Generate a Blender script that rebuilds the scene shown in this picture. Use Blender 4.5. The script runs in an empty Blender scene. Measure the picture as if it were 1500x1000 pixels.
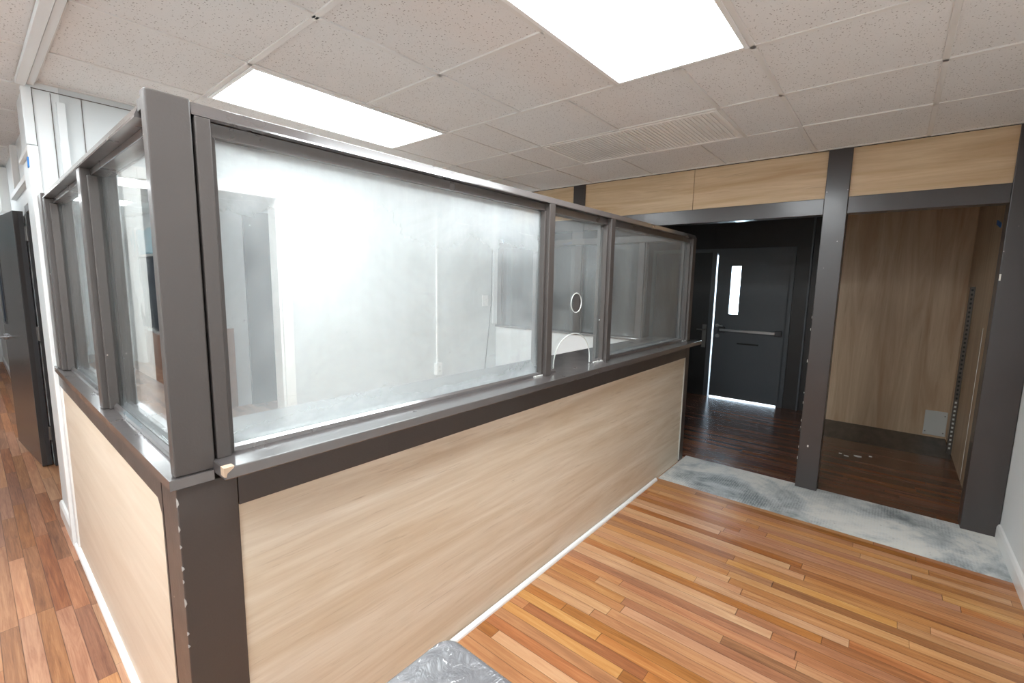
import bpy, bmesh, math, random
from mathutils import Vector, Matrix
random.seed(7)
S = bpy.context.scene
COL = S.collection

# ------------------------------------------------------------------ materials
def srgb(r, g, b):
    f = lambda c: (c/255/12.92) if c/255 <= .04045 else ((c/255+.055)/1.055)**2.4
    return (f(r), f(g), f(b), 1)

class NT:
    def __init__(s, name):
        s.m = bpy.data.materials.new(name); s.m.use_nodes = True
        s.t = s.m.node_tree; s.t.nodes.clear()
        s.out = s.n('ShaderNodeOutputMaterial')
    def n(s, kind, **kw):
        nd = s.t.nodes.new(kind)
        for k, v in kw.items():
            if k.startswith('i_'):
                nd.inputs[k[2:].replace('_', ' ')].default_value = v
            else:
                setattr(nd, k, v)
        return nd
    def l(s, a, b): s.t.links.new(a, b)
    def val(s, sock, v):
        if isinstance(v, (int, float, tuple)): sock.default_value = v
        else: s.l(v, sock)
    def math(s, op, a, b=0.0, c=None):
        nd = s.n('ShaderNodeMath', operation=op)
        s.val(nd.inputs[0], a); s.val(nd.inputs[1], b)
        if c is not None: s.val(nd.inputs[2], c)
        return nd.outputs[0]
    def mix(s, fac, a, b, mode='MIX'):
        nd = s.n('ShaderNodeMix', data_type='RGBA', blend_type=mode)
        s.val(nd.inputs[0], fac); s.val(nd.inputs[6], a); s.val(nd.inputs[7], b)
        return nd.outputs[2]
    def ramp(s, fac, stops, interp='LINEAR'):
        nd = s.n('ShaderNodeValToRGB'); s.l(fac, nd.inputs[0]); cr = nd.color_ramp
        cr.interpolation = interp
        while len(cr.elements) > 1: cr.elements.remove(cr.elements[-1])
        cr.elements[0].position = stops[0][0]; cr.elements[0].color = stops[0][1]
        for p, c in stops[1:]:
            e = cr.elements.new(p); e.color = c
        return nd.outputs[0]
    def coord(s, scale=(1, 1, 1), kind='Object'):
        tc = s.n('ShaderNodeTexCoord')
        mp = s.n('ShaderNodeMapping'); mp.inputs['Scale'].default_value = scale
        s.l(tc.outputs[kind], mp.inputs[0]); return mp.outputs[0]
    def world(s, scale=(1, 1, 1)):
        g = s.n('ShaderNodeNewGeometry')
        mp = s.n('ShaderNodeMapping'); mp.inputs['Scale'].default_value = scale
        s.l(g.outputs['Position'], mp.inputs[0]); return mp.outputs[0]
    def noise(s, vec, scale, detail=4, rough=.55, dist=0.0):
        nd = s.n('ShaderNodeTexNoise'); s.l(vec, nd.inputs['Vector'])
        nd.inputs['Scale'].default_value = scale; nd.inputs['Detail'].default_value = detail
        nd.inputs['Roughness'].default_value = rough; nd.inputs['Distortion'].default_value = dist
        return nd.outputs['Fac']
    def bump(s, h, strength, dist=.01):
        b = s.n('ShaderNodeBump'); b.inputs['Strength'].default_value = strength
        b.inputs['Distance'].default_value = dist; s.l(h, b.inputs['Height']); return b.outputs[0]
    def pbsdf(s, color, rough=.5, metal=0., spec=.5, normal=None):
        p = s.n('ShaderNodeBsdfPrincipled')
        s.val(p.inputs['Base Color'], color); s.val(p.inputs['Roughness'], rough)
        p.inputs['Metallic'].default_value = metal
        p.inputs['Specular IOR Level'].default_value = spec
        if normal is not None: s.l(normal, p.inputs['Normal'])
        s.l(p.outputs[0], s.out.inputs[0]); return p

M = {}
def plain(name, col, rough=.5, metal=0., bump=0., bscale=60, spec=.5, var=.06):
    t = NT(name); w = t.world()
    n = t.noise(w, 3.0, 3)
    c = t.mix(n, tuple(x*(1-var) for x in col[:3])+(1,), tuple(min(1, x*(1+var)) for x in col[:3])+(1,))
    nm = t.bump(t.noise(w, bscale, 3), bump, .004) if bump else None
    t.pbsdf(c, rough, metal, spec, nm); M[name] = t.m

def paint(name, col, chip, rough=.42, bmp=.16, coat=.3, cior=1.5):
    t = NT(name); w = t.world()
    brush = t.noise(t.world((3, 3, 1)), 22, 4)
    fine = t.noise(w, 160, 2)
    h = t.math('ADD', t.math('MULTIPLY', brush, .5), t.math('MULTIPLY', fine, .5))
    c = t.mix(t.noise(w, 5, 4), tuple(x*.9 for x in col[:3])+(1,), tuple(x*1.1 for x in col[:3])+(1,))
    vo = t.n('ShaderNodeTexVoronoi', feature='F1'); t.l(w, vo.inputs['Vector']); vo.inputs['Scale'].default_value = 38
    vs = t.n('ShaderNodeSeparateColor'); t.l(vo.outputs['Color'], vs.inputs[0])
    ch = t.math('MULTIPLY', t.math('GREATER_THAN', vs.outputs[0], .985), t.math('LESS_THAN', t.math('ADD', vo.outputs['Distance'], t.math('MULTIPLY', t.math('SUBTRACT', t.noise(w, 140, 3), .5), .5)), .07))
    c = t.mix(ch, c, chip)
    r = t.math('MULTIPLY_ADD', t.noise(w, 9, 3), .16, rough-.08)
    p = t.pbsdf(c, r, 0, .5, t.bump(h, bmp, .006)); p.inputs['Coat Weight'].default_value = coat; p.inputs['Coat Roughness'].default_value = .16; p.inputs['Coat IOR'].default_value = cior; M[name] = t.m

paint('taupe_paint', srgb(70, 64, 61), srgb(170, 160, 150))
paint('ledge_paint', srgb(76, 71, 70), srgb(185, 178, 170), .3, .06, 1.0, 2.15)
paint('header_paint', srgb(61, 56, 55), srgb(190, 184, 176), .32, .1)
paint('black_paint', srgb(36, 34, 34), srgb(44, 42, 42), .42, .05, .0)
plain('door_black', srgb(80, 85, 90), .42, bump=.05)
plain('steel_door', srgb(72, 69, 68), .24, bump=.04, bscale=25)
plain('frame_dark', srgb(56, 55, 57), .4)
plain('white_paint', srgb(226, 230, 231), .45, bump=.05, var=.02)
plain('booth_wall', srgb(206, 211, 212), .6, bump=.08, bscale=120, var=.02)
plain('white_gloss', srgb(238, 238, 236), .28, bump=.05, var=.02)
plain('white_wall', srgb(228, 230, 230), .6, bump=.08, bscale=120, var=.02)
plain('store_wainscot', srgb(150, 105, 80), .5)
plain('back_room_wall', srgb(200, 204, 206), .7)
plain('tee_white', srgb(224, 222, 218), .5, var=.03)
plain('vent_white', srgb(246, 244, 240), .5)
plain('metal', srgb(170, 170, 172), .3, metal=.9)
plain('metal_dull', srgb(120, 118, 116), .45, metal=.7)
plain('dark_slot', srgb(16, 16, 17), .6)
plain('plenum', srgb(60, 55, 50), .9)
plain('bare_wood', srgb(188, 162, 138), .8, bump=.4)
plain('tape_blue', srgb(40, 120, 195), .6)
plain('putty', srgb(180, 178, 174), .7, bump=.6, bscale=150)
plain('plate_white', srgb(205, 205, 200), .5)
plain('pavement', srgb(190, 190, 188), .9)
plain('standard_metal', srgb(96, 90, 84), .4, metal=.6)
plain('flake', srgb(215, 212, 205), .8)
plain('window_dark', srgb(34, 42, 54), .55, spec=.1)
plain('window_blue', srgb(140, 200, 216), .5, spec=.2)
plain('panel_groove', srgb(110, 104, 100), .8)

# laminate with long streaks; axis = direction of the grain
def laminate(name, axis, tint=1.0, contrast=1.0):
    t = NT(name)
    sc = {'x': (.55, 5, 7), 'y': (5, .55, 7), 'z': (6, 6, .42)}[axis]
    w = t.world(sc)
    sc2 = {'x': (1.6, 30, 42), 'y': (30, 1.6, 42), 'z': (42, 42, 1.2)}[axis]
    w2 = t.world(sc2)
    big = t.noise(w, 1.6, 5, .6, .9)
    fine = t.noise(w2, 1.6, 5, .7, .5)
    sc3 = {'x': (4.5, 60, 95), 'y': (50, 2.2, 62), 'z': (62, 62, 2.2)}[axis]
    fl = t.noise(t.world(sc3), 1.1, 3, .6, .8)
    lo, hi = srgb(208, 189, 162), srgb(232, 221, 203)
    if name == 'laminate_header': lo, hi = srgb(190, 158, 120), srgb(222, 197, 162)
    if axis == 'y' and name == 'laminate_y': lo, hi = srgb(216, 198, 176), srgb(229, 214, 195)
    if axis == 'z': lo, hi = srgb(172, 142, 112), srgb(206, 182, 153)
    k = lambda c: tuple(min(1, x*tint) for x in c[:3])+(1,)
    c = t.mix(t.ramp(big, [(.3, (0, 0, 0, 1)), (.7, (1, 1, 1, 1))]), k(lo), k(hi))
    c = t.mix(t.math('MULTIPLY', t.ramp(fine, [(.35, (1, 1, 1, 1)), (.6, (0, 0, 0, 1))]), .2*contrast), c, k(srgb(172, 140, 110)))
    c = t.mix(t.math('MULTIPLY', t.ramp(fl, [(.62, (0, 0, 0, 1)), (.76, (1, 1, 1, 1))]), .42*min(1, contrast)), c, k(srgb(140, 112, 88)))
    t.pbsdf(c, .42, 0, .4, t.bump(fine, .04, .003)); M[name] = t.m
laminate('laminate_x', 'x', 1.0, .9)
laminate('laminate_y', 'y', 1.0, .3)
laminate('laminate_header', 'y', .98, 1.3)
laminate('laminate_z', 'z', 1.08)

def planks(name, ramp, rough, w=.0572, L=.95, gloss=.5, grainmul=1.0):
    t = NT(name)
    g = t.n('ShaderNodeNewGeometry'); sp = t.n('ShaderNodeSeparateXYZ'); t.l(g.outputs['Position'], sp.inputs[0])
    X, Y = sp.outputs[0], sp.outputs[1]
    rx = t.math('DIVIDE', t.math('ADD', X, 20.0), w)
    row = t.math('FLOOR', rx); fx = t.math('FRACT', rx)
    wn = t.n('ShaderNodeTexWhiteNoise', noise_dimensions='1D'); t.l(row, wn.inputs['W'])
    ln = t.math('MULTIPLY_ADD', wn.outputs['Value'], .9, .62)
    ry = t.math('DIVIDE', t.math('ADD', t.math('MULTIPLY', wn.outputs['Value'], 37.7), t.math('ADD', Y, 20.0)), t.math('MULTIPLY', ln, L))
    cell = t.math('FLOOR', ry); fy = t.math('FRACT', ry)
    cb = t.n('ShaderNodeCombineXYZ'); t.l(row, cb.inputs[0]); t.l(cell, cb.inputs[1])
    pn = t.n('ShaderNodeTexWhiteNoise', noise_dimensions='3D'); t.l(cb.outputs[0], pn.inputs['Vector'])
    rnd = pn.outputs['Value']
    # grain in plank space, each plank its own offset
    ofs = t.n('ShaderNodeVectorMath', operation='MULTIPLY_ADD')
    t.l(pn.outputs['Color'], ofs.inputs[0]); ofs.inputs[1].default_value = (40, 40, 40)
    t.l(g.outputs['Position'], ofs.inputs[2])
    mp = t.n('ShaderNodeMapping'); mp.inputs['Scale'].default_value = (26, 1.5, 1); t.l(ofs.outputs[0], mp.inputs[0])
    grain = t.noise(mp.outputs[0], 1.5, 5, .65, 1.3)
    mp2 = t.n('ShaderNodeMapping'); mp2.inputs['Scale'].default_value = (190, 6, 1); t.l(ofs.outputs[0], mp2.inputs[0])
    fine = t.noise(mp2.outputs[0], 1.2, 3, .6)
    f = t.math('ADD', t.math('MULTIPLY_ADD', rnd, .46, .16), t.math('MULTIPLY', t.math('SUBTRACT', grain, .36), .75*grainmul))
    f = t.math('ADD', f, t.math('MULTIPLY', t.math('SUBTRACT', fine, .5), .28*grainmul))
    c = t.ramp(f, ramp)
    # redder / greyer boards
    hs = t.n('ShaderNodeHueSaturation'); t.l(c, hs.inputs['Color'])
    sep = t.n('ShaderNodeSeparateColor'); t.l(pn.outputs['Color'], sep.inputs[0])
    t.l(t.math('MULTIPLY_ADD', sep.outputs[1], .012, .494), hs.inputs['Hue'])
    t.l(t.math('MULTIPLY_ADD', sep.outputs[2], .2, .88), hs.inputs['Saturation'])
    c = hs.outputs[0]
    # stains
    st = t.noise(t.world((1, .5, 1)), 1.7, 4, .6)
    c = t.mix(t.math('MULTIPLY', t.ramp(st, [(.55, (0, 0, 0, 1)), (.75, (1, 1, 1, 1))]), .25), c, t.mix(1.0, c, srgb(150, 130, 115), 'MULTIPLY'))
    ex = t.math('MINIMUM', fx, t.math('SUBTRACT', 1.0, fx))
    ey = t.math('MULTIPLY', t.math('MINIMUM', fy, t.math('SUBTRACT', 1.0, fy)), 14.0)
    e = t.math('MINIMUM', ex, ey)
    gap = t.ramp(e, [(.0, (1, 1, 1, 1)), (.034, (0, 0, 0, 1))])
    c = t.mix(t.math('MULTIPLY', gap, .78), c, srgb(40, 22, 13))
    r = t.math('MULTIPLY_ADD', grain, .18, rough-.09)
    hgt = t.math('SUBTRACT', t.math('MULTIPLY', fine, .2), gap)
    t.pbsdf(c, r, 0, gloss, t.bump(hgt, .18, .003)); M[name] = t.m
planks('floor_planks', [(.0, srgb(104, 62, 38)), (.25, srgb(146, 93, 58)), (.45, srgb(172, 115, 73)), (.65, srgb(190, 138, 92)), (1, srgb(214, 173, 126))], .33)
planks('hall_planks', [(.0, srgb(84, 50, 34)), (.25, srgb(126, 80, 54)), (.45, srgb(152, 101, 70)), (.65, srgb(174, 124, 90)), (1, srgb(202, 156, 118))], .42, .0572, .7, .35, 1.3)
planks('floor_dark_planks', [(.0, srgb(58, 34, 24)), (.4, srgb(94, 58, 40)), (1, srgb(132, 88, 62))], .24, .0572, .95, .5, 1.2)

# ceiling tiles: pinholes and fissures
t = NT('ceiling_tile'); w = t.world()
v = t.n('ShaderNodeTexVoronoi', feature='F1'); t.l(w, v.inputs['Vector']); v.inputs['Scale'].default_value = 105
sel = t.n('ShaderNodeSeparateColor'); t.l(v.outputs['Color'], sel.inputs[0])
rad = t.math('MULTIPLY', sel.outputs[0], .34)
dot = t.math('MULTIPLY', t.math('LESS_THAN', v.outputs['Distance'], rad), t.math('GREATER_THAN', sel.outputs[1], .2))
pit = t.ramp(t.noise(w, 210, 2, .6), [(.62, (0, 0, 0, 1)), (.7, (1, 1, 1, 1))])
base = t.mix(t.noise(w, 2.5, 3), srgb(222, 221, 219), srgb(233, 232, 230))
c = t.mix(t.math('MULTIPLY', dot, .62), base, srgb(120, 110, 100))
c = t.mix(t.math('MULTIPLY', pit, .25), c, srgb(140, 130, 120))
t.pbsdf(c, .95, 0, .1, t.bump(t.math('ADD', t.math('MULTIPLY', dot, -1.0), t.noise(w, 140, 3)), .25, .003)); M['ceiling_tile'] = t.m

# worn concrete with old tile adhesive, dotted
t = NT('concrete_strip'); w = t.world()
big = t.noise(t.world((1.2, 1, 1)), 1.9, 7, .68, .3)
c = t.ramp(big, [(.36, srgb(118, 124, 126)), (.47, srgb(182, 186, 186)), (.56, srgb(222, 220, 214)), (.75, srgb(238, 234, 226))])
v = t.n('ShaderNodeTexVoronoi', feature='F1'); t.l(t.world((1, 1, 0)), v.inputs['Vector']); v.inputs['Scale'].default_value = 62; v.inputs['Randomness'].default_value = .25
msk = t.ramp(t.noise(w, 3.4, 4), [(.4, (0, 0, 0, 1)), (.55, (1, 1, 1, 1))])
d = t.math('MULTIPLY', t.ramp(v.outputs['Distance'], [(.28, (1, 1, 1, 1)), (.42, (0, 0, 0, 1))]), msk)
c = t.mix(t.math('MULTIPLY', d, .4), c, srgb(225, 228, 228))
sp_ = t.ramp(t.noise(w, 17, 5, .75), [(.62, (0, 0, 0, 1)), (.7, (1, 1, 1, 1))])
c = t.mix(t.math('MULTIPLY', sp_, .5), c, srgb(78, 78, 76))
t.pbsdf(c, .42, 0, .5, t.bump(t.math('ADD', d, big), .35, .004)); M['concrete_strip'] = t.m

# dusty worn rim along the alcove's back wall
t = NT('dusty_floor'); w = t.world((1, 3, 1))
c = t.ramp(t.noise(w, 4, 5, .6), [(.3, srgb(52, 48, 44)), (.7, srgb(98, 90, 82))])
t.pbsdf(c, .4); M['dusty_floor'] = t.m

def glass(name, lo, hi, seed, top=0.0, foot=0.0):
    t = NT(name); tc = t.n('ShaderNodeTexCoord')
    g = t.n('ShaderNodeNewGeometry')
    ofs = t.n('ShaderNodeVectorMath', operation='ADD'); t.l(g.outputs['Position'], ofs.inputs[0]); ofs.inputs[1].default_value = (seed, seed*.7, seed*1.3)
    P = ofs.outputs[0]
    n1 = t.noise(P, 2.3, 6, .62, .8)
    def mp(sc, rot=(0, 0, 0)):
        m = t.n('ShaderNodeMapping'); m.inputs['Scale'].default_value = sc; m.inputs['Rotation'].default_value = rot; t.l(P, m.inputs[0]); return m.outputs[0]
    n2 = t.noise(mp((9, 9, 1.3), (0, .35, 0)), 1.5, 5, .65, .5)
    sp = t.ramp(t.noise(P, 95, 2, .5), [(.73, (0, 0, 0, 1)), (.78, (1, 1, 1, 1))])
    sc = t.ramp(t.noise(mp((3, 3, 60), (0, .9, 0)), 1.4, 3, .5, .4), [(.70, (0, 0, 0, 1)), (.76, (1, 1, 1, 1))])
    f = t.math('MULTIPLY_ADD', t.ramp(n1, [(.3, (0, 0, 0, 1)), (.72, (1, 1, 1, 1))]), (hi-lo)*.7, lo)
    f = t.math('ADD', f, t.math('MULTIPLY', t.math('SUBTRACT', n2, .45), (hi-lo)*.6))
    # paint smears and putty along the edges of the pane
    sg = t.n('ShaderNodeSeparateXYZ'); t.l(tc.outputs['Generated'], sg.inputs[0])
    ez = t.math('MINIMUM', sg.outputs[2], t.math('SUBTRACT', 1.0, sg.outputs[2]))
    ed = t.math('ADD', ez, t.math('MULTIPLY', t.math('SUBTRACT', t.noise(P, 7, 5, .7), .5), .12))
    em = t.ramp(ed, [(.0, (1, 1, 1, 1)), (.06, (0, 0, 0, 1))])
    f = t.math('ADD', f, t.math('MULTIPLY', em, .14))
    f = t.math('ADD', f, t.math('MULTIPLY', sp, .22))
    f = t.math('ADD', f, t.math('MULTIPLY', sc, .06))
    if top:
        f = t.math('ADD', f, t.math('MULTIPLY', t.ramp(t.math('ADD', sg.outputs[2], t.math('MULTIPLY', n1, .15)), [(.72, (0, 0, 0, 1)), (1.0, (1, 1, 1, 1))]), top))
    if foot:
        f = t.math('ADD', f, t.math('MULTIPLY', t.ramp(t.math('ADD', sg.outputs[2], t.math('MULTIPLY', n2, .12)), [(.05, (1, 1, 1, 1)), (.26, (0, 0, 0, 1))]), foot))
    cl = t.n('ShaderNodeClamp'); t.l(f, cl.inputs[0]); cl.inputs[1].default_value = .01; cl.inputs[2].default_value = .75
    lw = t.n('ShaderNodeLayerWeight'); lw.inputs['Blend'].default_value = .5
    F = t.math('MULTIPLY_ADD', t.math('POWER', lw.outputs['Facing'], 5.0), .9, .035)
    tr = t.n('ShaderNodeBsdfTransparent'); tr.inputs[0].default_value = (.97, .985, .98, 1)
    gl = t.n('ShaderNodeBsdfGlossy'); gl.inputs['Roughness'].default_value = .02; gl.inputs['Color'].default_value = (.95, .97, .97, 1)
    wb = t.n('ShaderNodeBump'); wb.inputs['Strength'].default_value = .05; wb.inputs['Distance'].default_value = .02; t.l(t.noise(P, 4, 2), wb.inputs['Height']); t.l(wb.outputs[0], gl.inputs['Normal'])
    m1 = t.n('ShaderNodeMixShader'); t.l(F, m1.inputs[0]); t.l(tr.outputs[0], m1.inputs[1]); t.l(gl.outputs[0], m1.inputs[2])
    di = t.n('ShaderNodeBsdfDiffuse'); di.inputs[0].default_value = (.70, .73, .74, 1)
    tl = t.n('ShaderNodeBsdfTranslucent'); tl.inputs[0].default_value = (.70, .73, .74, 1)
    m2 = t.n('ShaderNodeMixShader'); m2.inputs[0].default_value = .5; t.l(di.outputs[0], m2.inputs[1]); t.l(tl.outputs[0], m2.inputs[2])
    m3 = t.n('ShaderNodeMixShader'); t.l(cl.outputs[0], m3.inputs[0]); t.l(m1.outputs[0], m3.inputs[1]); t.l(m2.outputs[0], m3.inputs[2])
    t.l(m3.outputs[0], t.out.inputs[0]); M[name] = t.m
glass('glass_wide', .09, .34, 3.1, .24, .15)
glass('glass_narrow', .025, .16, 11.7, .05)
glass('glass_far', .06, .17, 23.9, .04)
glass('glass_side', .0, .05, 41.3)
glass('glass_end', .0, .11, 57.7)
glass('glass_door', .0, .02, 70.1)

def emit(name, col, st):
    t = NT(name); e = t.n('ShaderNodeEmission'); e.inputs[0].default_value = col; e.inputs[1].default_value = st
    t.l(e.outputs[0], t.out.inputs[0]); M[name] = t.m
emit('light_panel', (.91, .97, 1, 1), 22.0)

# ------------------------------------------------------------------ mesh helpers
class MB:
    def __init__(s): s.bm = bmesh.new()
    def box(s, x0, x1, y0, y1, z0, z1, bev=0.0, rot=None):
        b = bmesh.new(); bmesh.ops.create_cube(b, size=1)
        bmesh.ops.scale(b, vec=(abs(x1-x0), abs(y1-y0), abs(z1-z0)), verts=b.verts)
        if bev: bmesh.ops.bevel(b, geom=list(b.edges), offset=bev, segments=2, affect='EDGES', profile=.5)
        if rot: bmesh.ops.rotate(b, cent=(0, 0, 0), matrix=rot, verts=b.verts)
        bmesh.ops.translate(b, vec=((x0+x1)/2, (y0+y1)/2, (z0+z1)/2), verts=b.verts)
        s.join(b); return s
    def cyl(s, p, q, r, seg=16, r2=None):
        b = bmesh.new(); p, q = Vector(p), Vector(q); d = q-p
        bmesh.ops.create_cone(b, cap_ends=True, segments=seg, radius1=r, radius2=r if r2 is None else r2, depth=d.length)
        bmesh.ops.rotate(b, cent=(0, 0, 0), matrix=d.to_track_quat('Z', 'Y').to_matrix(), verts=b.verts)
        bmesh.ops.translate(b, vec=(p+q)/2, verts=b.verts); s.join(b); return s
    def tube(s, pts, r, seg=8):
        pts = [Vector(p) for p in pts]; rings = []
        for i, p in enumerate(pts):
            d = (pts[min(i+1, len(pts)-1)]-pts[max(i-1, 0)]).normalized()
            m = d.to_track_quat('Z', 'Y').to_matrix()
            rings.append([s.bm.verts.new(p+m @ Vector((r*math.cos(a), r*math.sin(a), 0))) for a in [2*math.pi*k/seg for k in range(seg)]])
        for a, b in zip(rings, rings[1:]):
            for k in range(seg): s.bm.faces.new((a[k], a[(k+1) % seg], b[(k+1) % seg], b[k]))
        s.bm.faces.new(rings[0][::-1]); s.bm.faces.new(rings[-1]); return s
    def prism(s, poly, axis, a, b):
        """extrude a 2-D outline along axis from a to b"""
        f = {'x': lambda u, v, w: (w, u, v), 'y': lambda u, v, w: (u, w, v), 'z': lambda u, v, w: (u, v, w)}[axis]
        A = [s.bm.verts.new(f(u, v, a)) for u, v in poly]; B = [s.bm.verts.new(f(u, v, b)) for u, v in poly]
        n = len(poly)
        s.bm.faces.new(A); s.bm.faces.new(B[::-1])
        for i in range(n): s.bm.faces.new((A[i], B[i], B[(i+1) % n], A[(i+1) % n]))
        return s
    def join(s, b):
        mp = {}
        for v in b.verts: mp[v] = s.bm.verts.new(v.co)
        for f in b.faces: s.bm.faces.new([mp[v] for v in f.verts])
        b.free()
    def build(s, name, mat, parent=None, local=False, smooth=False):
        bmesh.ops.recalc_face_normals(s.bm, faces=s.bm.faces)
        if parent is not None and not local:
            o = wloc(parent); bmesh.ops.translate(s.bm, vec=-o, verts=s.bm.verts)
        off = None
        if parent is None:
            lo = Vector((min(v.co.x for v in s.bm.verts), min(v.co.y for v in s.bm.verts), min(v.co.z for v in s.bm.verts)))
            hi = Vector((max(v.co.x for v in s.bm.verts), max(v.co.y for v in s.bm.verts), max(v.co.z for v in s.bm.verts)))
            off = Vector(((lo.x+hi.x)/2, (lo.y+hi.y)/2, lo.z)); bmesh.ops.translate(s.bm, vec=-off, verts=s.bm.verts)
        me = bpy.data.meshes.new(name); s.bm.to_mesh(me); s.bm.free()
        me.materials.append(M[mat])
        if smooth:
            for p in me.polygons: p.use_smooth = True
        ob = bpy.data.objects.new(name, me); COL.objects.link(ob)
        if off is not None: ob.location = off
        if parent is not None: ob.parent = parent
        return ob
def wloc(o):
    v = Vector(o.location)
    while o.parent: o = o.parent; v += Vector(o.location)
    return v
def empty(name, loc, rz=0):
    o = bpy.data.objects.new(name, None); COL.objects.link(o); o.location = loc; o.rotation_euler = (0, 0, rz); o.empty_display_size = .1
    return o
def tag(o, label, cat, group=None):
    o['label'] = label; o['category'] = cat
    if group: o['group'] = group
    return o
def struct(o): o['kind'] = 'structure'; return o
def B(*a, **k): return MB().box(*a, **k)

def outline_mesh(name, loops, thick, mat, parent, plane_y):
    """flat outline in xz (first loop outer, others holes) with a thickness along y"""
    cu = bpy.data.curves.new(name, 'CURVE'); cu.dimensions = '2D'; cu.fill_mode = 'BOTH'; cu.extrude = thick/2
    for lp in loops:
        sp = cu.splines.new('POLY'); sp.points.add(len(lp)-1); sp.use_cyclic_u = True
        for p, (x, z) in zip(sp.points, lp): p.co = (x, z, 0, 1)
    tmp = bpy.data.objects.new('tmp', cu); COL.objects.link(tmp)
    dg = bpy.context.evaluated_depsgraph_get(); dg.update()
    me = bpy.data.meshes.new_from_object(tmp.evaluated_get(dg)); me.name = name
    bpy.data.objects.remove(tmp); bpy.data.curves.remove(cu)
    me.transform(Matrix.Translation((0, plane_y, 0)) @ Matrix.Rotation(math.pi/2, 4, 'X'))
    me.transform(Matrix.Translation(-wloc(parent)))
    me.materials.clear(); me.materials.append(M[mat])
    ob = bpy.data.objects.new(name, me); COL.objects.link(ob); ob.parent = parent; return ob

# ------------------------------------------------------------------ key dimensions (metres)
HC = 2.509            # ceiling
XH = 3.738            # front of the post-and-beam frame
YR = -1.965           # right wall
YF = 2.157            # white wall behind the booth
XW, YN = -1.6, 10.5    # far sides of the hall
XD = 6.30             # wall with the street doors
XBK = 6.10            # back of the alcove

# ------------------------------------------------------------------ floor
struct(MB().box(.05, 3.149, YR, 3.0, -.06, 0).box(3.149, XH+.02, .0, 3.0, -.06, 0).build('floor', 'floor_planks'))
struct(MB().box(XW, .05, YR, YN, -.06, 0).box(.05, 3.738, 3.0, YN, -.06, 0).build('floor_hall', 'hall_planks'))
struct(B(3.149, 3.80, YR, .0, -.06, -.001).build('floor_strip', 'concrete_strip'))
struct(MB().box(3.80, 7.0, -2.1, .0, -.06, 0).box(XH+.02, 7.0, .0, 2.4, -.06, 0).build('floor_vestibule', 'floor_dark_planks'))
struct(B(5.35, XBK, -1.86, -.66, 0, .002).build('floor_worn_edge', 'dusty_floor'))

# ------------------------------------------------------------------ ceiling: separate tiles hung in a tee grid (one pattern), tees
xs = [XW, -1.19, -.581, .029, .639, 1.248, 1.858, 2.468, 3.077, XH]
main = [-1.387, -.777, -.167, .442, 1.052, 1.661]
alt = [-1.387, -.777, -.472, .137, .747, 1.052, 1.661]
holes = [(.639, 1.858, -.777, -.167), (.639, 1.858, 1.052, 1.661), (2.468, 3.077, -.472, .747),
         (-1.19, .029, -.777, -.167), (-1.19, -.581, .442, 1.661), (-1.19, -.581, 4.709, 5.318), (-1.19, -.581, 6.538, 7.147)]
tiles, tees = MB(), MB()
def tee(x0, x1, y0, y1): tees.box(x0, x1, y0, y1, HC-.004, HC+.02, bev=.0015)
tw = .012
for i in range(len(xs)-1):
    x0, x1 = xs[i], xs[i+1]
    ys = alt if i in (6, 7) else main
    top = YF if x0 >= 0 else YN
    yl = [YR]+list(ys)
    while yl[-1] < top-.7: yl.append(yl[-1]+.6096)
    if top-yl[-1] > .05: yl.append(top)
    for a, b in zip(yl, yl[1:]):
        cx, cy = (x0+x1)/2, (a+b)/2
        if any(h[0] < cx < h[1] and h[2] < cy < h[3] for h in holes): continue
        z = HC+random.uniform(.0, .004)
        tiles.box(x0+.006, x1-.006, a+(.013 if abs(a-1.052) < .01 and i != 4 else .006), b-.006, z, z+.015)
    for y in yl[1:-1]:
        if any(h[0] <= x0+.01 and x1-.01 <= h[1] and h[2]+.02 < y < h[3]-.02 for h in holes): continue
        tee(x0, x1, y-tw, y+(.006 if abs(y-1.052) < .01 and i != 4 else tw))
for x in xs[1:-1]:
    tee(x-tw, x+tw, YR, -.777 if .8 < x < 1.5 else (YF if x > 0 else YN)) if not (.8 < x < 1.5) else [tee(x-tw, x+tw, p, q) for p, q in ((YR, -.777), (-.167, 1.052), (1.661, YF))]
# wall angles
tee(XH-.022, XH, YR, YF); tee(.03, XH, YF-.022, YF); tee(XW, XH, YR, YR+.022)
tiles.box(.023, .2, YF+.12, YN, HC+.002, HC+.017)
struct(tiles.build('ceiling', 'ceiling_tile'))
struct(tees.build('trim_1', 'tee_white'))
struct(B(XW, 7.0, -2.1, YN, HC+.03, HC+.08).build('ceiling_deck', 'plenum'))
# boxed seam strip running over the hall side of the booth
struct(MB().box(-.036, .0, YR, 2.15, HC-.032, HC-.004, bev=.002).box(.003, .03, YR, 2.15, HC-.022, HC-.004, bev=.002).build('trim_2', 'white_paint'))
# vestibule ceiling
struct(MB().box(.2, 3.6, YF+.12, 3.0, HC+.012, HC+.028).box(.2, .8, 3.0, 4.6, HC+.012, HC+.028).box(1.41, 3.6, 3.0, 4.6, HC+.012, HC+.028).box(.8, 1.41, 3.72, 4.6, HC+.012, HC+.028).build('ceiling_storeroom', 'white_wall'))
struct(MB().box(XH+.14, XD, -1.9, 2.3, 2.42, 2.45).build('ceiling_vestibule', 'black_paint'))

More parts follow.
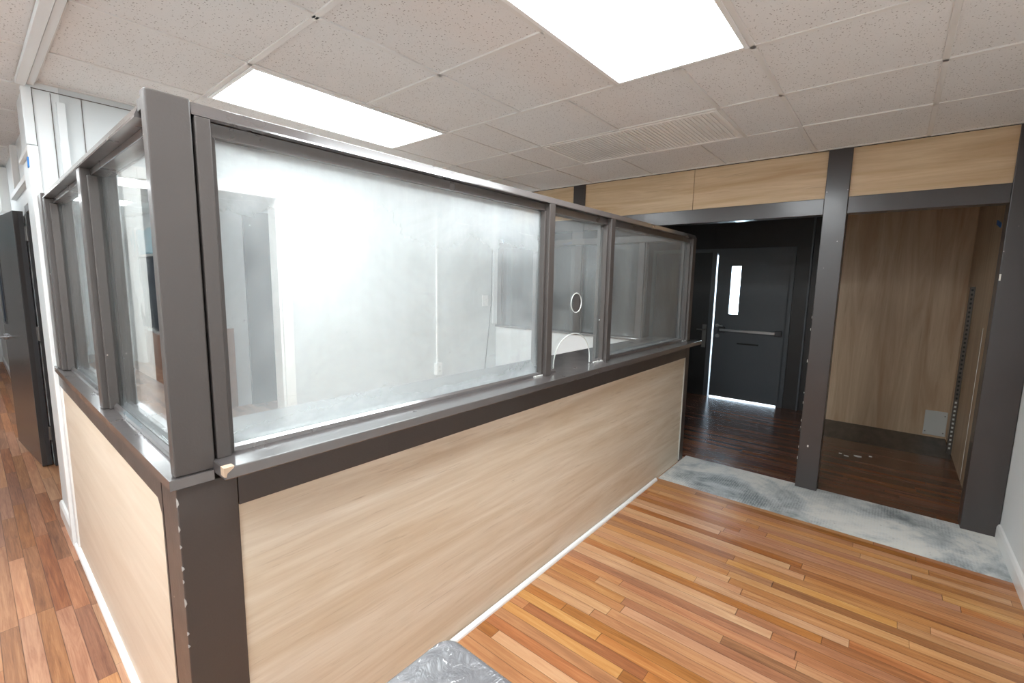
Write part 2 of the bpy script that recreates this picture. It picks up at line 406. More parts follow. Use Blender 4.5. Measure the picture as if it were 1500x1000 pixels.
def troffer(x0, x1, y0, y1, label):
    e = tag(empty('ceiling_light', ((x0+x1)/2, (y0+y1)/2, HC-.01)), label, 'ceiling light', 'ceiling lights')
    w = .03; m = MB()
    m.box(x0+.012, x1-.012, y0+.012, y0+w, HC-.008, HC+.02, bev=.001); m.box(x0+.012, x1-.012, y1-w, y1-.012, HC-.008, HC+.02, bev=.001)
    m.box(x0+.012, x0+w, y0+w, y1-w, HC-.008, HC+.02, bev=.001); m.box(x1-w, x1-.012, y0+w, y1-w, HC-.008, HC+.02, bev=.001)
    m.build('frame', 'white_gloss', e)
    B(x0+w, x1-w, y0+w, y1-w, HC-.003, HC+.012).build('diffuser', 'light_panel', e)
troffer(*holes[0], 'bright ceiling light panel over the passage, cut by the top edge of the photo')
troffer(*holes[1], 'bright ceiling light panel above the glazed booth, behind the wide pane')
troffer(*holes[3], 'added unseen ceiling light panel in the hall above and behind the camera')  # out of view, added to light the hall and passage
troffer(*holes[4], 'added unseen ceiling light panel in the hall beside the booth side screen')  # added fill for the hall, outside the frame
troffer(*holes[5], 'ceiling light panel in the hall beside the dark steel door')
troffer(*holes[6], 'ceiling light panel farthest down the hall')

troffer(.80, 1.41, 3.1, 3.71, 'added unseen ceiling light panel brightening the store room behind the booth doorway')  # unseen lamp added so the wall behind the doorway looks bright

# ribbed ceiling vent
x0, x1, y0, y1 = holes[2]
v = tag(empty('ceiling_vent', ((x0+x1)/2, (y0+y1)/2, HC-.01)), 'long ribbed white air vent set among the ceiling tiles near the wood header', 'vent')
MB().box(x0+.012, x0+.03, y0+.012, y1-.012, HC-.006, HC+.02, bev=.001).box(x1-.03, x1-.012, y0+.012, y1-.012, HC-.006, HC+.02, bev=.001).box(x0+.03, x1-.03, y0+.012, y0+.03, HC-.006, HC+.02, bev=.001).box(x0+.03, x1-.03, y1-.03, y1-.012, HC-.006, HC+.02, bev=.001).box(x0+.03, x1-.03, .130, .144, HC-.006, HC+.02, bev=.001).build('frame', 'vent_white', v)
gr = MB(); n = 46; R = Matrix.Rotation(math.radians(11), 3, 'X')
for k in range(n):
    y = y0+.045+(y1-y0-.09)*k/(n-1)
    gr.box(x0+.03, x1-.03, y-.0125, y+.0125, HC-.001, HC+.002, rot=R)
gr.build('louvre', 'vent_white', v)
B(x0+.012, x1-.012, y0+.012, y1-.012, HC+.021, HC+.026).build('backing', 'vent_white', v)

# ------------------------------------------------------------------ walls
struct(B(XW-.1, XH+.14, YR-.1, YR, 0, HC+.03).build('wall_right', 'white_wall'))
bb = MB(); prof = [(0, 0), (.016, 0), (.016, .072), (.009, .088), (0, .094)]
bb.prism([(YR+u, z) for u, z in prof], 'x', XW, 3.735)
struct(bb.build('baseboard_right', 'white_gloss'))
struct(B(XW, XW+.0, 0, 0, 0, 0).build('wall_seed', 'white_wall')) if False else None
# hall's far side: wall with a column, a dark window under a pale transom
struct(B(XW-.1, XW, YR-.1, YN+.1, 0, HC+.03).build('wall_left', 'white_wall'))
struct(B(XW-.1, .3, YN, YN+.1, 0, HC+.03).build('wall_far', 'white_wall'))
struct(B(XW, XW+.10, 8.76, 9.4, 0, HC, bev=.004).build('trim_3', 'white_gloss'))
def hall_window(name, y0, y1, z0):
    wn_ = empty(name, (XW, (y0+y1)/2, z0)); struct(wn_); z1, zm = 2.34, 1.86
    MB().box(XW, XW+.05, y0, y0+.05, z0, z1).box(XW, XW+.05, y1-.05, y1, z0, z1).box(XW, XW+.05, y0+.05, y1-.05, z0, z0+.05).box(XW, XW+.05, y0+.05, y1-.05, zm-.02, zm+.02).box(XW, XW+.05, y0+.05, y1-.05, z1-.05, z1).build('window_frame', 'white_gloss', wn_)
    B(XW, XW+.04, y0+.05, y1-.05, z0+.05, zm-.02).build('pane', 'window_dark' if z0 < 1 else 'white_gloss', wn_)
    B(XW, XW+.015, y0+.05, y1-.05, zm+.02, z1-.05).build('transom_pane', 'window_blue', wn_)
hall_window('window_1', 6.4, 8.74, .62)
hall_window('window_2', 9.45, 10.45, 1.75)
struct(B(XW, XW+.02, 6.4, 8.74, 0, .61).build('trim_13', 'store_wainscot'))

# white wall behind the booth, with a doorway x .45 - 1.21
DX0, DX1, DZ = .415, 1.21, 2.10
w = MB().box(.1205, DX0, YF, YF+.12, 0, HC+.03).box(DX1, 3.69, YF, YF+.12, 0, HC+.03).box(DX0, DX1, YF, YF+.12, DZ, HC+.03)
wb = w.build('wall_back', 'booth_wall'); struct(wb)
MB().box(.086, .089, YF-.003, YF+.01, 1.0, HC-.04).box(.205, .208, YF-.003, YF+.01, 1.0, HC-.03).box(.02, .5, YF-.003, YF+.01, HC-.035, HC-.031).box(.018, .021, YF-.003, YF+.01, 1.0, HC-.03).build('panel_seam', 'panel_groove', wb)
struct(B(.105, .138, YF-.022, YF-.001, 1.2, 2.43, bev=.002).build('trim_4', 'white_paint'))
struct(B(3.52, 3.585, YF-.02, YF-.001, 1.07, HC-.03, bev=.002).build('trim_5', 'white_paint'))
cs = MB().box(DX1, DX1+.072, YF-.02, YF, 0, DZ+.07, bev=.003).box(DX0-.07, DX0, YF-.02, YF, 0, DZ+.07, bev=.003).box(DX0, DX1, YF-.02, YF, DZ, DZ+.07, bev=.003)
cs.box(DX1-.015, DX1, YF, YF+.12, 0, DZ).box(DX0, DX0+.015, YF, YF+.12, 0, DZ)
struct(cs.build('trim_6', 'white_gloss'))
# dim store room behind it
wn3 = empty('window_3', (1.0, 4.6, 1.0)); struct(wn3)
B(.35, 1.45, 4.575, 4.6, 1.0, 1.72).build('pane', 'window_dark', wn3)
MB().box(.3, .35, 4.56, 4.6, .95, 1.77).box(1.45, 1.5, 4.56, 4.6, .95, 1.77).box(.35, 1.45, 4.56, 4.6, .95, 1.0).box(.35, 1.45, 4.56, 4.6, 1.72, 1.77).build('window_frame', 'frame_dark', wn3)
struct(B(.2, 1.7, 4.58, 4.6, 0, .94).build('trim_12', 'store_wainscot'))
d4 = empty('door_4', (2.05, 4.6, 0)); struct(d4)
B(1.86, 2.3, 4.56, 4.6, 0, 2.3, bev=.002).build('leaf', 'window_dark', d4)
struct(MB().box(.2, 3.7, 4.6, 4.7, 0, 2.54).box(3.6, 3.7, YF+.12, 4.6, 0, 2.54).build('wall_storeroom', 'back_room_wall'))

# hall's right wall beyond the booth: stub, then recessed wall with the steel door
st = MB().box(-.0, .12, YF, 2.68, 0, HC+.03)
struct(st.build('wall_hall', 'white_paint'))
struct(MB().box(-.018, .02, YF-.014, YF+.03, 0, 2.19, bev=.003).box(-.018, -.001, YF+.03, 2.68, 2.17, 2.19).build('trim_7', 'white_gloss'))
struct(MB().box(-.02, .018, YF-.010, YF+.028, 2.195, HC-.035, bev=.002).build('trim_8', 'white_paint'))
bb = MB(); bb.prism([(-u, z) for u, z in [(0, 0), (.018, 0), (.018, .085), (.01, .1), (0, .1)]], 'y', YF+.03, 2.665)
struct(bb.build('baseboard_hall', 'white_gloss'))
XJ = .06
wr = MB().box(XJ, .2, 2.68, 2.86, 0, HC+.03).box(XJ, .2, 3.80, YN, 0, HC+.03).box(XJ, .2, 2.86, 3.80, 2.04, HC+.03)
struct(wr.build('wall_hall_recessed', 'white_paint'))
struct(MB().box(XJ-.03, XJ, 2.7, 4.4, 2.14, 2.18, bev=.002).box(XJ-.035, XJ, 3.86, 3.94, 2.18, HC-.02, bev=.002).box(XJ-.06, XJ, 5.0, 5.3, 2.1, HC-.02, bev=.002).build('trim_9', 'white_gloss'))
bb = MB(); bb.prism([(XJ-u, z) for u, z in [(0, 0), (.016, 0), (.016, .09), (0, .1)]], 'y', 5.0, YN)
struct(bb.build('baseboard_hall_recessed', 'white_gloss'))
# dark steel frame and leaf folded back along the wall
d3 = empty('door_3', (XJ-.015, 3.78, 0)); struct(d3)
MB().box(XJ+.002, .2, 3.75, 3.80, 0, 2.04, bev=.002).box(XJ+.002, .2, 2.86, 2.91, 0, 2.04, bev=.002).box(XJ+.002, .2, 2.91, 3.75, 1.99, 2.04, bev=.002).build('door_frame', 'frame_dark', d3)
lf = MB().box(-.052, -.004, .0, .98, .012, 2.0, bev=.002)
R = Matrix.Rotation(math.radians(4.6), 3, 'Z'); bmesh.ops.rotate(lf.bm, cent=(0, 0, 0), matrix=R, verts=lf.bm.verts)
lob = lf.build('leaf', 'steel_door', d3, local=True)
def onleaf(m): bmesh.ops.rotate(m.bm, cent=(0, 0, 0), matrix=R, verts=m.bm.verts); return m
onleaf(MB().box(-.056, -.051, .78, .88, 1.1, 1.75, bev=.001)).build('vision_frame', 'frame_dark', lob, local=True)
onleaf(MB().box(-.058, -.0555, .80, .86, 1.12, 1.73)).build('vision_lite', 'window_dark', lob, local=True)
onleaf(MB().cyl((-.052, .91, .98), (-.07, .91, .98), .026).cyl((-.07, .91, .98), (-.11, .91, .98), .009).cyl((-.105, .915, .98), (-.105, .80, .98), .009)).build('lever_handle', 'metal', lob, local=True)
for z in (.22, 1.02, 1.78):
    MB().cyl((.012, -.02, z), (.012, -.02, z+.11), .009, 12).box(.0, .024, -.022, -.012, z, z+.11, bev=.001).build('hinge', 'metal_dull', d3, local=True)
B(-.054, .003, -.002, .012, .012, 2.0).build('edge_plate', 'frame_dark', d3, local=True)
# dark closet behind the steel door's opening
struct(MB().box(.2, .27, 2.70, 2.86, 0, 2.5).box(.27, .32, 2.70, 3.95, 0, 2.5).box(.2, .27, 3.8, 3.95, 0, 2.5).build('wall_closet', 'black_paint'))

# ------------------------------------------------------------------ post-and-beam frame with wood transom panels
def post(y0, y1, x0, x1, label, z1=HC-.002):
    return tag(B(x0, x1, y0, y1, -.001, z1, bev=.004).build('support_post', 'header_paint'), label, 'post', 'painted frame posts')
post(-1.003, -.862, XH, XH+.12, 'dark painted post standing alone on the concrete strip between vestibule and alcove')
post(YR+.002, -1.79, XH, XH+.14, 'dark painted post on the concrete strip against the white right wall')
post(1.135, 1.265, XH, XH+.12, 'dark painted post whose top shows above the booth glazing')
post(2.07, 2.2, XH, XH+.12, 'dark painted post seen through the wide pane at the booth back corner')
hb = MB()
for a, b in ((-1.79, -1.003), (-.862, 1.135), (1.265, 2.07)):
    hb.box(XH+.008, XH+.112, a, b, 2.06, 2.175, bev=.003)
tag(hb.build('header_beam', 'header_paint'), 'dark painted beam spanning the posts above the vestibule and alcove openings', 'beam')
def transom(a, b, label):
    tag(B(XH+.02, XH+.05, a, b, 2.175, HC-.004).build('transom_panel', 'laminate_header'), label, 'wood panel', 'wood panels above the header beam')
transom(-1.79, -1.003, 'wood grain panel above the beam between the lone post and the right wall post')
transom(-.862, .075, 'wood grain panel above the beam directly over the black street door')
transom(.079, 1.135, 'wood grain panel above the beam left of a thin seam, over the booth end')
transom(1.265, 2.07, 'wood grain panel above the beam behind the booth, left of the cut off post')

# vestibule shell
v = MB().box(XD, XD+.1, .60, .62, 0, 2.45).box(XD, XD+.1, 1.42, 2.3, 0, 2.45).box(XD, XD+.1, -.72, -.30, 0, 2.45).box(XD, XD+.1, -.30, 1.42, 1.985, 2.45)
v.box(XH+.14, XD+.1, 2.2, 2.3, 0, 2.45)
v.box(XBK+.06, XD+.1, -.72, -.66, 0, 2.45)
struct(v.build('wall_vestibule', 'black_paint'))
fr = MB().box(XD-.02, XD+.1, .57, .63, 0, 2.03, bev=.003).box(XD+.03, XD+.1, -.33, .57, 1.95, 1.985).box(XD+.03, XD+.1, -.33, -.27, 0, 1.97).box(XD-.02, XD, -.35, -.295, 0, 2.03, bev=.003).box(XD-.02, XD, -.295, .57, 1.972, 2.03, bev=.003).box(XD-.02, XD, 1.42, 1.47, 0, 2.03, bev=.003).box(XD-.02, XD, .63, 1.42, 1.985, 2.03, bev=.003)
fr.box(XD-.03, XD, -.52, -.50, 0, 2.4, bev=.002)
struct(fr.build('trim_10', 'door_black'))
# right leaf, slightly ajar: daylight at its edge and below it
d1 = empty('door_1', (XD, -.29, 0)); struct(d1)
LX = XD-.02
lf = MB().box(LX, LX+.045, .375, .549, .018, 1.975).box(LX, LX+.045, -.305, .255, .018, 1.975).box(LX, LX+.045, .255, .375, .018, 1.16).box(LX, LX+.045, .255, .375, 1.80, 1.975)
leaf = lf.build('leaf', 'door_black', d1)
MB().box(LX-.006, LX, .243, .257, 1.15, 1.81).box(LX-.006, LX, .373, .387, 1.15, 1.81).box(LX-.006, LX, .257, .373, 1.15, 1.162).box(LX-.006, LX, .257, .373, 1.798, 1.81).build('lite_frame', 'door_black', leaf)
B(LX+.018, LX+.026, .25, .38, 1.155, 1.805).build('lite_pane', 'glass_door', leaf)
pb = MB().box(LX-.05, LX, -.275, -.20, .912, .985, bev=.004).box(LX-.05, LX, .40, .485, .912, .985, bev=.004).build('panic_bar_bracket', 'frame_dark', leaf)
MB().box(LX-.062, LX-.03, -.205, .11, .928, .966, bev=.004).box(LX-.058, LX-.034, .11, .46, .93, .962, bev=.004).build('panic_bar', 'metal', leaf)
B(LX-.005, LX, -.02, .24, .765, .785, bev=.001).build('mail_slot', 'dark_slot', leaf)
MB().cyl((LX, .50, 1.0), (LX-.02, .50, 1.0), .024).cyl((LX-.05, .505, 1.0), (LX-.05, .42, 1.0), .008).cyl((LX-.02, .50, 1.0), (LX-.05, .50, 1.0), .008).cyl((LX, .49, .86), (LX-.02, .49, .86), .026).build('latch', 'metal', leaf)
# left leaf, shut
d2 = empty('door_2', (XD, 1.41, 0)); struct(d2)
leaf2 = B(XD-.008, XD+.04, .631, 1.419, .0, 1.984).build('leaf', 'black_paint', d2)
MB().box(XD-.016, XD-.008, .645, .70, .68, 1.0, bev=.002).cyl((XD-.016, .67, .93), (XD-.06, .67, .93), .012).cyl((XD-.06, .67, .93), (XD-.06, .76, .93), .011).build('lever_handle', 'metal_dull', leaf2)
# pavement outside the doors
struct(B(XD+.1, 14, -5, 6, -.12, -.06).build('floor_outside', 'pavement'))

# alcove
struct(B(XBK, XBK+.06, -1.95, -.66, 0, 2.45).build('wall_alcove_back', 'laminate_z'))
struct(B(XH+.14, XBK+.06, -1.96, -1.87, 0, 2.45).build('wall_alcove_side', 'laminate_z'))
struct(MB().box(XH+.14, XD+.1, -2.06, -1.96, 0, 2.5).build('wall_alcove_outer', 'black_paint'))
sd = tag(empty('shelf_standard', (5.55, -1.865, .02)), 'perforated metal shelf standard fixed upright on the alcove side wall', 'shelf standard')
MB().box(5.535, 5.565, -1.87, -1.836, .0, 1.57, bev=.002).build('channel', 'standard_metal', sd)
for k in range(38): B(5.5335, 5.536, -1.859, -1.845, .05+.04*k, .068+.04*k).build('slot', 'plate_white' if k < 12 else 'dark_slot', sd)
t_ = MB(); t_.box(4.748, 4.752, -1.872, -1.868, .02, 1.25)
struct(t_.build('trim_11', 'white_paint'))
cp = tag(empty('cover_plate', (XBK, -1.765, .03)), 'pale square patch plate low on the alcove back wall near its corner', 'cover plate')
B(XBK-.012, XBK, -1.86, -1.685, .025, .285, bev=.004).build('plate', 'plate_white', cp)
for yy, zz in ((-1.84, .24), (-1.70, .06), (-1.84, .06)): MB().cyl((XBK-.015, yy, zz), (XBK-.011, yy, zz), .006).build('screw', 'metal_dull', cp)
def flake(x, y, r, label):
    m = MB(); pts = [(x+r*random.uniform(.6, 1.1)*math.cos(a), y+r*1.6*random.uniform(.6, 1.1)*math.sin(a)) for a in [k*math.pi/3 for k in range(6)]]
    m.prism(pts, 'z', .0, .006); tag(m.build('plaster_flake', 'flake'), label, 'plaster flake', 'plaster flakes on the alcove floor')
for k, (x, y, r) in enumerate([(4.80, -1.12, .014), (4.86, -1.2, .02), (4.93, -1.29, .012), (4.84, -1.07, .009)]):
    flake(x, y, r, 'small white plaster flake lying on the dark alcove floor')
# blue tape
tp = Matrix.Rotation(math.radians(-18), 3, 'X')
tag(B(4.12, 4.124, -1.86, -1.76, 2.0, 2.02, rot=None).build('tape_strip', 'tape_blue'), 'dark blue tape scrap stuck under the beam in the alcove top corner', 'tape') if False else None
tag(B(4.64, 4.85, -1.8702, -1.8665, 2.02, 2.055, rot=Matrix.Rotation(math.radians(-12), 3, 'Y')).build('tape_strip', 'tape_blue'), 'blue tape scrap on the alcove side wall just under the beam', 'tape')
tag(MB().box(-.022, -.0178, YF-.01, YF+.03, 2.10, 2.125, rot=Matrix.Rotation(.5, 3, 'X')).box(-.0225, -.0178, YF-.012, YF+.03, 2.08, 2.13).build('tape_strip', 'tape_blue'), 'bright blue tape scrap on the white casing by the hall door', 'tape')

# ------------------------------------------------------------------ booth: half walls
T = 'taupe_paint'
ZL = 1.068
hw = tag(empty('half_wall', (1.85, .06, 0)), 'long wood panelled half wall of the booth facing the passage, with a dark ledge', 'half wall')
B(.137, 3.605, .006, .10, .0, .93).build('wood_panel', 'laminate_x', hw)
MB().box(.0, .137, .0, .137, .0, 1.018, bev=.003).build('corner_post', T, hw)
B(3.61, 3.70, .0, .10, .0, 1.035, bev=.003).build('end_post', T, hw)
MB().box(.138, 3.609, .0, .09, .925, 1.035, bev=.002).build('apron', T, hw)
lg = MB().box(.083, 3.755, -.08, .37, 1.036, ZL, bev=.003).build('ledge', 'ledge_paint', hw)
m = MB(); m.prism([(.0815, 1.046), (.086, 1.044), (.089, 1.054), (.103, 1.064), (.106, 1.0692), (.0815, 1.0692)], 'y', -.0812, -.058)
m.build('chipped_corner', 'bare_wood', lg)
q = MB(); q.prism([(-.0, 0), (-.018, 0), (-.017, .009), (-.012, .016), (.0, .02)], 'x', .137, 3.10)
q.build('base_moulding', 'white_gloss', hw)
MB().box(3.600, 3.608, -.003, .006, .02, .925).build('caulk_line', 'putty', hw)

sw = tag(empty('half_wall', (.05, 1.1, 0)), 'short wood panelled half wall of the booth on the left hall side', 'half wall')
m = MB(); m.prism([(.152, 0), (.152, .90), (.185, .937), (2.155, .937), (2.155, 0)], 'x', .004, .1); m.build('wood_panel', 'laminate_y', sw)
m = MB(); m.prism([(.139, .0), (.152, 0), (.152, .90), (.185, .937), (2.14, .937), (2.14, 1.018), (.139, 1.018)], 'x', -.001, .09); m.build('apron', T, sw)
MB().prism([(-.014, -.008), (.082, -.008), (.082, .375), (.26, .375), (.26, 2.14), (-.014, 2.14)], 'z', 1.019, 1.045).build('ledge', 'ledge_paint', sw)
q = MB(); q.prism([(.004, 0), (-.016, 0), (-.015, .009), (-.010, .016), (.004, .02)], 'y', .14, 2.14)
q.build('base_moulding', 'white_gloss', sw)
MB().box(-.004, .0035, 2.06, 2.14, .02, .936).build('edge_strip', 'white_gloss', sw)

ew = tag(empty('half_wall', (3.64, 1.2, 0)), 'white half wall at the far end of the booth, seen through the glazing', 'half wall')
B(3.585, 3.69, .39, 2.15, 0, 1.03).build('wall_panel', 'white_paint', ew)
B(3.565, 3.72, .39, 2.15, 1.031, 1.052, bev=.003).build('ledge', 'ledge_paint', ew)

def edge_chips(parent, x, y, zs, mat='putty'):
    for z in zs:
        h = random.uniform(.008, .026); w = random.uniform(.002, .005); m = MB()
        m.prism([(x-.001, z), (x+w, z+h*.3), (x+w*.6, z+h*.7), (x-.001, z+h)], 'y', y-.001, y+.003)
        m.build('paint_chip', mat, parent)
edge_chips(hw, .0, .0, (.97, .905, .86, .80, .765, .70, .62, .585))
for o_ in [o for o in bpy.data.objects if o.get('category') == 'post']:
    if abs(o_.location.y+.932) < .02:
        for z in (.22, .31, .47, .52, .66, .74, .98, 1.22, 1.31):
            h = random.uniform(.006, .02)
            B(XH-.0012, XH+.004, -.8625, -.8625+random.uniform(.002, .004), z, z+h).build('paint_chip', 'flake', o_)
        B(XH-.0012, XH+.001, -.925, -.915, .33, .345).build('paint_chip', 'flake', o_)
    if abs(o_.location.y+1.877) < .02:
        B(XH-.0012, XH+.004, -1.800, -1.792, 1.60, 1.64).build('paint_chip', 'flake', o_)

# ------------------------------------------------------------------ booth: glazed screens
ZT = 1.955; GY = .055
fs = tag(empty('glazed_screen', (1.85, .05, ZL)), 'long front glazed screen with one wide pane and two smaller panes on the ledge', 'glazed screen')
MB().box(.0, .088, .0, .036, 1.046, ZT, bev=.004).box(.036, .088, .0365, .09, 1.046, ZT-.004, bev=.003).box(.006, .0355, .0365, .091, 1.921, ZT-.006, bev=.002).build('corner_post', T, fs)
m = MB(); m.prism([(.0, 1.921), (.001, 1.926), (.016, 1.953), (.022, ZT), (.088, ZT), (.088, 1.921)], 'x', .089, 3.69)
m.box(.129, 3.614, .030, .088, 1.886, 1.9205, bev=.002); m.build('top_rail', 'ledge_paint', fs)
def vstile(x0, x1, name, both=True):
    m = MB(); m.box(x0, x1, .0, .088, ZL, 1.9205, bev=.003)
    m.box(x0-.014, x0, .02, .046, ZL, 1.884, bev=.002); m.box(x1, x1+.014, .02, .046, ZL, 1.884, bev=.002)
    m.box(x0-.014, x0, .066, .087, ZL, 1.884, bev=.002); m.box(x1, x1+.014, .066, .087, ZL, 1.884, bev=.002)
    return m.build(name, T, fs)
vstile(.094, .128, 'stile'); vstile(1.560, 1.607, 'mullion'); vstile(2.190, 2.238, 'mullion'); vstile(3.615, 3.685, 'stile')
gb = MB()
for a, b in ((.143, 1.545), (2.253, 3.60)):
    for yy in (.028, .068): gb.prism([(yy, ZL), (yy+.017, ZL), (yy+.017, ZL+.014), (yy+.010, ZL+.020), (yy+.002, ZL+.012)], 'x', a, b)
for a, b in ((1.622, 1.69), (2.11, 2.175)): gb.prism([(.028, ZL), (.045, ZL), (.045, ZL+.014), (.038, ZL+.020), (.030, ZL+.012)], 'x', a, b)
gb.build('glazing_bead', 'ledge_paint', fs)
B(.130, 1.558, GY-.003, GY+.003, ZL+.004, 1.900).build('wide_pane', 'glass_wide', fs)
B(2.240, 3.613, GY-.003, GY+.003, ZL+.004, 1.900).build('end_pane', 'glass_far', fs)
# middle pane: round speak hole, arched pass-through at the ledge
hc, hr = (1.915, 1.43), .054
ax0, ax1, ah = 1.705, 2.085, .185
arch = [(ax1+(ax0-ax1)*k/24, 0) for k in range(25)]
ar = [((ax0+ax1)/2+(ax1-ax0)/2*math.cos(a), ZL+.004+ah*math.sin(a)**.8) for a in [math.pi*k/28 for k in range(29)]]
outer = [(1.609, ZL+.004)]+ar[::-1]+[(2.188, ZL+.004), (2.188, 1.9), (1.609, 1.9)]
hole = [(hc[0]+hr*math.cos(2*math.pi*k/40), hc[1]+hr*math.sin(2*math.pi*k/40)) for k in range(40)]
mp_ = outline_mesh('ticket_pane', [outer, hole], .006, 'glass_narrow', fs, GY)
# ground edges of the cut glass
def rim(pts, r, closed):
    m = MB(); P = [(x, GY, z) for x, z in pts]
    if closed: P = P+[P[0]]
    m.tube(P, r, 8); return m
rim(hole, .0028, True).build('speak_hole_rim', 'plate_white', mp_)
rim(ar, .003, False).build('pass_through_rim', 'plate_white', mp_)
# lumps of torn putty at the feet of the stiles
for (x, y) in ((2.15, .02), (3.585, .015), (1.53, .022), (2.12, .025)):
    pt = MB()
    for k in range(9):
        s = random.uniform(.002, .0055); xx = x-.03+.06*k/8
        pt.box(xx-s-.0025, xx+s+.0025, y-s, y+s, ZL, ZL+s*1.6, bev=.001)
    pt.build('torn_putty', 'putty', fs)

ss = tag(empty('glazed_screen', (.05, 1.1, 1.045)), 'short side glazed screen of the booth facing the left hall, two panes', 'glazed screen')
ZS = 1.046
MB().prism([(-.001, 1.909), (.000, 1.916), (.012, 1.944), (.02, ZT-.006), (.087, ZT-.006), (.087, 1.909)], 'y', .092, 2.0).box(.030, .087, .0925, 1.95, 1.886, 1.9085, bev=.002).build('top_rail', 'ledge_paint', ss)
def hstile(y0, y1, name):
    m = MB(); m.box(.0, .1, y0, y1, ZS, 1.9085, bev=.003)
    for a, b in ((.018, .046), (.066, .095)):
        m.box(a, b, y0-.016, y0, ZS, 1.884, bev=.002); m.box(a, b, y1, y1+.016, ZS, 1.884, bev=.002)
    return m.build(name, T, ss)
hstile(.892, .952, 'mullion'); hstile(1.93, 1.99, 'stile')
MB().box(-.004, .1, 2.0, 2.135, ZS, 1.94, bev=.004).build('wall_post', T, ss)
gb = MB()
for a, b in ((.094, .874), (.97, 1.912)):
    for xx in (.028, .068): gb.prism([(xx, ZS), (xx+.017, ZS), (xx+.017, ZS+.014), (xx+.010, ZS+.020), (xx+.002, ZS+.012)], 'y', a, b)
gb.build('glazing_bead', 'ledge_paint', ss)
B(GY-.003, GY+.003, .0915, .890, ZS+.004, 1.9).build('near_pane', 'glass_side', ss)
B(GY-.003, GY+.003, .954, 1.928, ZS+.004, 1.9).build('far_pane', 'glass_side', ss)

es = tag(empty('glazed_screen', (3.64, 1.1, 1.052)), 'end glazed screen of the booth seen through the front glass, before the dark vestibule', 'glazed screen')
ZE = 1.053
MB().box(3.59, 3.685, .105, 2.15, 1.905, 1.965, bev=.004).build('top_rail', T, es)
def estile(y0, y1, name):
    m = MB(); m.box(3.59, 3.685, y0, y1, ZE, 1.904, bev=.003); m.box(3.605, 3.63, y0-.014, y0, ZE, 1.904, bev=.002); m.box(3.605, 3.63, y1, y1+.014, ZE, 1.904, bev=.002)
    return m.build(name, T, es)
estile(.41, .46, 'mullion'); estile(1.055, 1.125, 'mullion'); estile(2.085, 2.145, 'stile')
B(3.637, 3.643, .462, 1.053, ZE+.004, 1.903).build('near_pane', 'glass_end', es)
B(3.637, 3.643, 1.127, 2.083, ZE+.004, 1.903).build('far_pane', 'glass_end', es)

# ------------------------------------------------------------------ things on the white wall inside the booth
cd = tag(empty('surface_conduit', (2.70, YF, .62)), 'white surface conduit running down the wall inside the booth to an outlet box', 'conduit')
MB().box(2.693, 2.713, YF-.016, YF, .72, 2.18, bev=.003).build('raceway', 'white_gloss', cd)
ob_ = B(2.668, 2.738, YF-.045, YF, .60, .72, bev=.004).build('outlet_box', 'white_gloss', cd)
for zz in (.628, .67): B(2.694, 2.712, YF-.047, YF-.0445, zz, zz+.022, bev=.001).build('outlet', 'plate_white', ob_)
MB().tube([(2.56, YF-.008, 2.2), (2.62, YF-.012, 2.19), (2.70, YF-.018, 2.14), (2.76, YF-.01, 2.10)], .006).build('wire', 'white_gloss', cd)
wp = tag(empty('wall_switch', (3.40, YF, 1.33)), 'white switch plate on the booth wall beside its end corner', 'switch plate')
B(3.355, 3.445, YF-.008, YF, 1.27, 1.39, bev=.003).build('plate', 'white_gloss', wp)
B(3.392, 3.408, YF-.016, YF-.008, 1.315, 1.345, bev=.002).build('toggle', 'plate_white', wp)
tag(MB().tube([(3.50, YF-.012, 1.95), (3.497, YF-.012, 1.6), (3.49, YF-.012, 1.3), (3.45, YF-.012, .95), (3.38, YF-.014, .45), (3.36, YF-.016, .12), (3.34, YF-.03, .01)], .0045).build('hanging_cord', 'dark_slot'), 'thin dark cord hanging down the booth wall below the switch plate', 'cord')

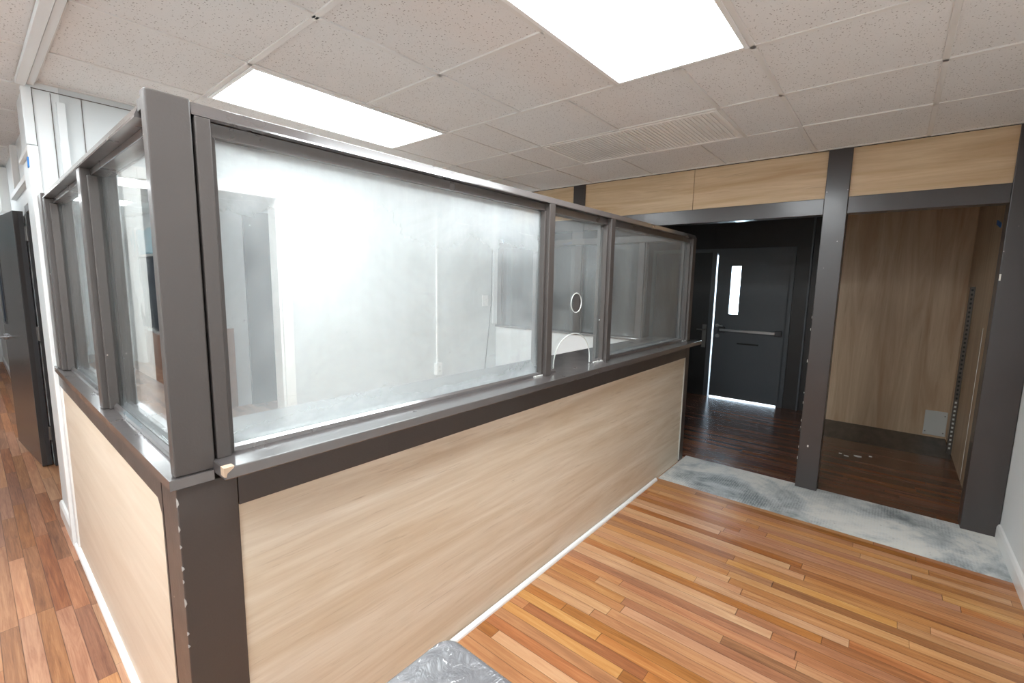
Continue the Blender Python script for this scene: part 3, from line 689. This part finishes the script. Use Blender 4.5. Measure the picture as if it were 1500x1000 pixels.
# ------------------------------------------------------------------ painted newel in the foreground
t = NT('newel_paint'); w_ = t.world()
lum = t.noise(t.world((1, 1, 1)), 30, 4, .6, .6)
c = t.mix(t.noise(w_, 8, 3), srgb(88, 87, 89), srgb(112, 110, 112))
scr = t.ramp(t.noise(w_, 60, 4, .6, 1.0), [(.63, (0, 0, 0, 1)), (.68, (1, 1, 1, 1))])  # white specks put glints off the bumpy gloss into the colour
c = t.mix(t.math('MULTIPLY', scr, .7), c, srgb(225, 225, 225))
t.pbsdf(c, .22, 0, .6, t.bump(lum, .6, .006)); M['newel_paint'] = t.m
nw = tag(empty('newel_post', (0, -.98, 0)), 'grey painted post top with rounded corner in the near foreground at the bottom edge', 'post')
b = bmesh.new(); bmesh.ops.create_cube(b, size=1)
bmesh.ops.scale(b, vec=(.30, .30, .045), verts=b.verts)
bmesh.ops.bevel(b, geom=[e for e in b.edges if abs(e.verts[0].co.z-e.verts[1].co.z) > .01], offset=.028, segments=6, affect='EDGES', profile=.5)
bmesh.ops.bevel(b, geom=[e for e in b.edges if abs(e.verts[0].co.z-e.verts[1].co.z) < .001 and e.calc_length() < .3 and len(e.link_faces) == 2 and any(len(f.verts) > 6 for f in e.link_faces)], offset=.012, segments=4, affect='EDGES', profile=.5)
bmesh.ops.translate(b, vec=(-.006, -.982, .978), verts=b.verts)
m = MB(); m.join(b); m.build('cap', 'newel_paint', nw, smooth=True)
B(-.126, .114, -1.102, -.862, 0, .9555, bev=.006).build('shaft', 'newel_paint', nw)

# ------------------------------------------------------------------ daylight, camera
wd = bpy.data.worlds.new('sky'); S.world = wd; wd.use_nodes = True
bg = wd.node_tree.nodes['Background']; bg.inputs[0].default_value = (.66, .84, 1, 1); bg.inputs[1].default_value = 16.0

yaw, pitch, roll, f = 0.6934666, -0.1304658, 0.0178779, 667.77
cy, sy, cp, sp = math.cos(yaw), math.sin(yaw), math.cos(pitch), math.sin(pitch)
F = Vector((cy*cp, sy*cp, sp)); Rv = Vector((sy, -cy, 0)); U = Rv.cross(F)
R2 = Rv*math.cos(roll)+U*math.sin(roll); U2 = -Rv*math.sin(roll)+U*math.cos(roll)
cam = bpy.data.cameras.new('camera'); co = bpy.data.objects.new('camera', cam); COL.objects.link(co)
mt = Matrix((R2, U2, -F)).transposed().to_4x4(); mt.translation = Vector((-.29437, -1.31566, 1.54172)); co.matrix_world = mt
cam.sensor_width = 36; cam.lens = f/1500*36; cam.clip_start = .02
cam.dof.use_dof = True; cam.dof.focus_distance = 2.0; cam.dof.aperture_fstop = 11
S.camera = co
S.view_settings.view_transform = 'Standard'; S.view_settings.look = 'None'; S.view_settings.gamma = 1
S.view_settings.exposure = 0.2
S.view_settings.use_curve_mapping = False
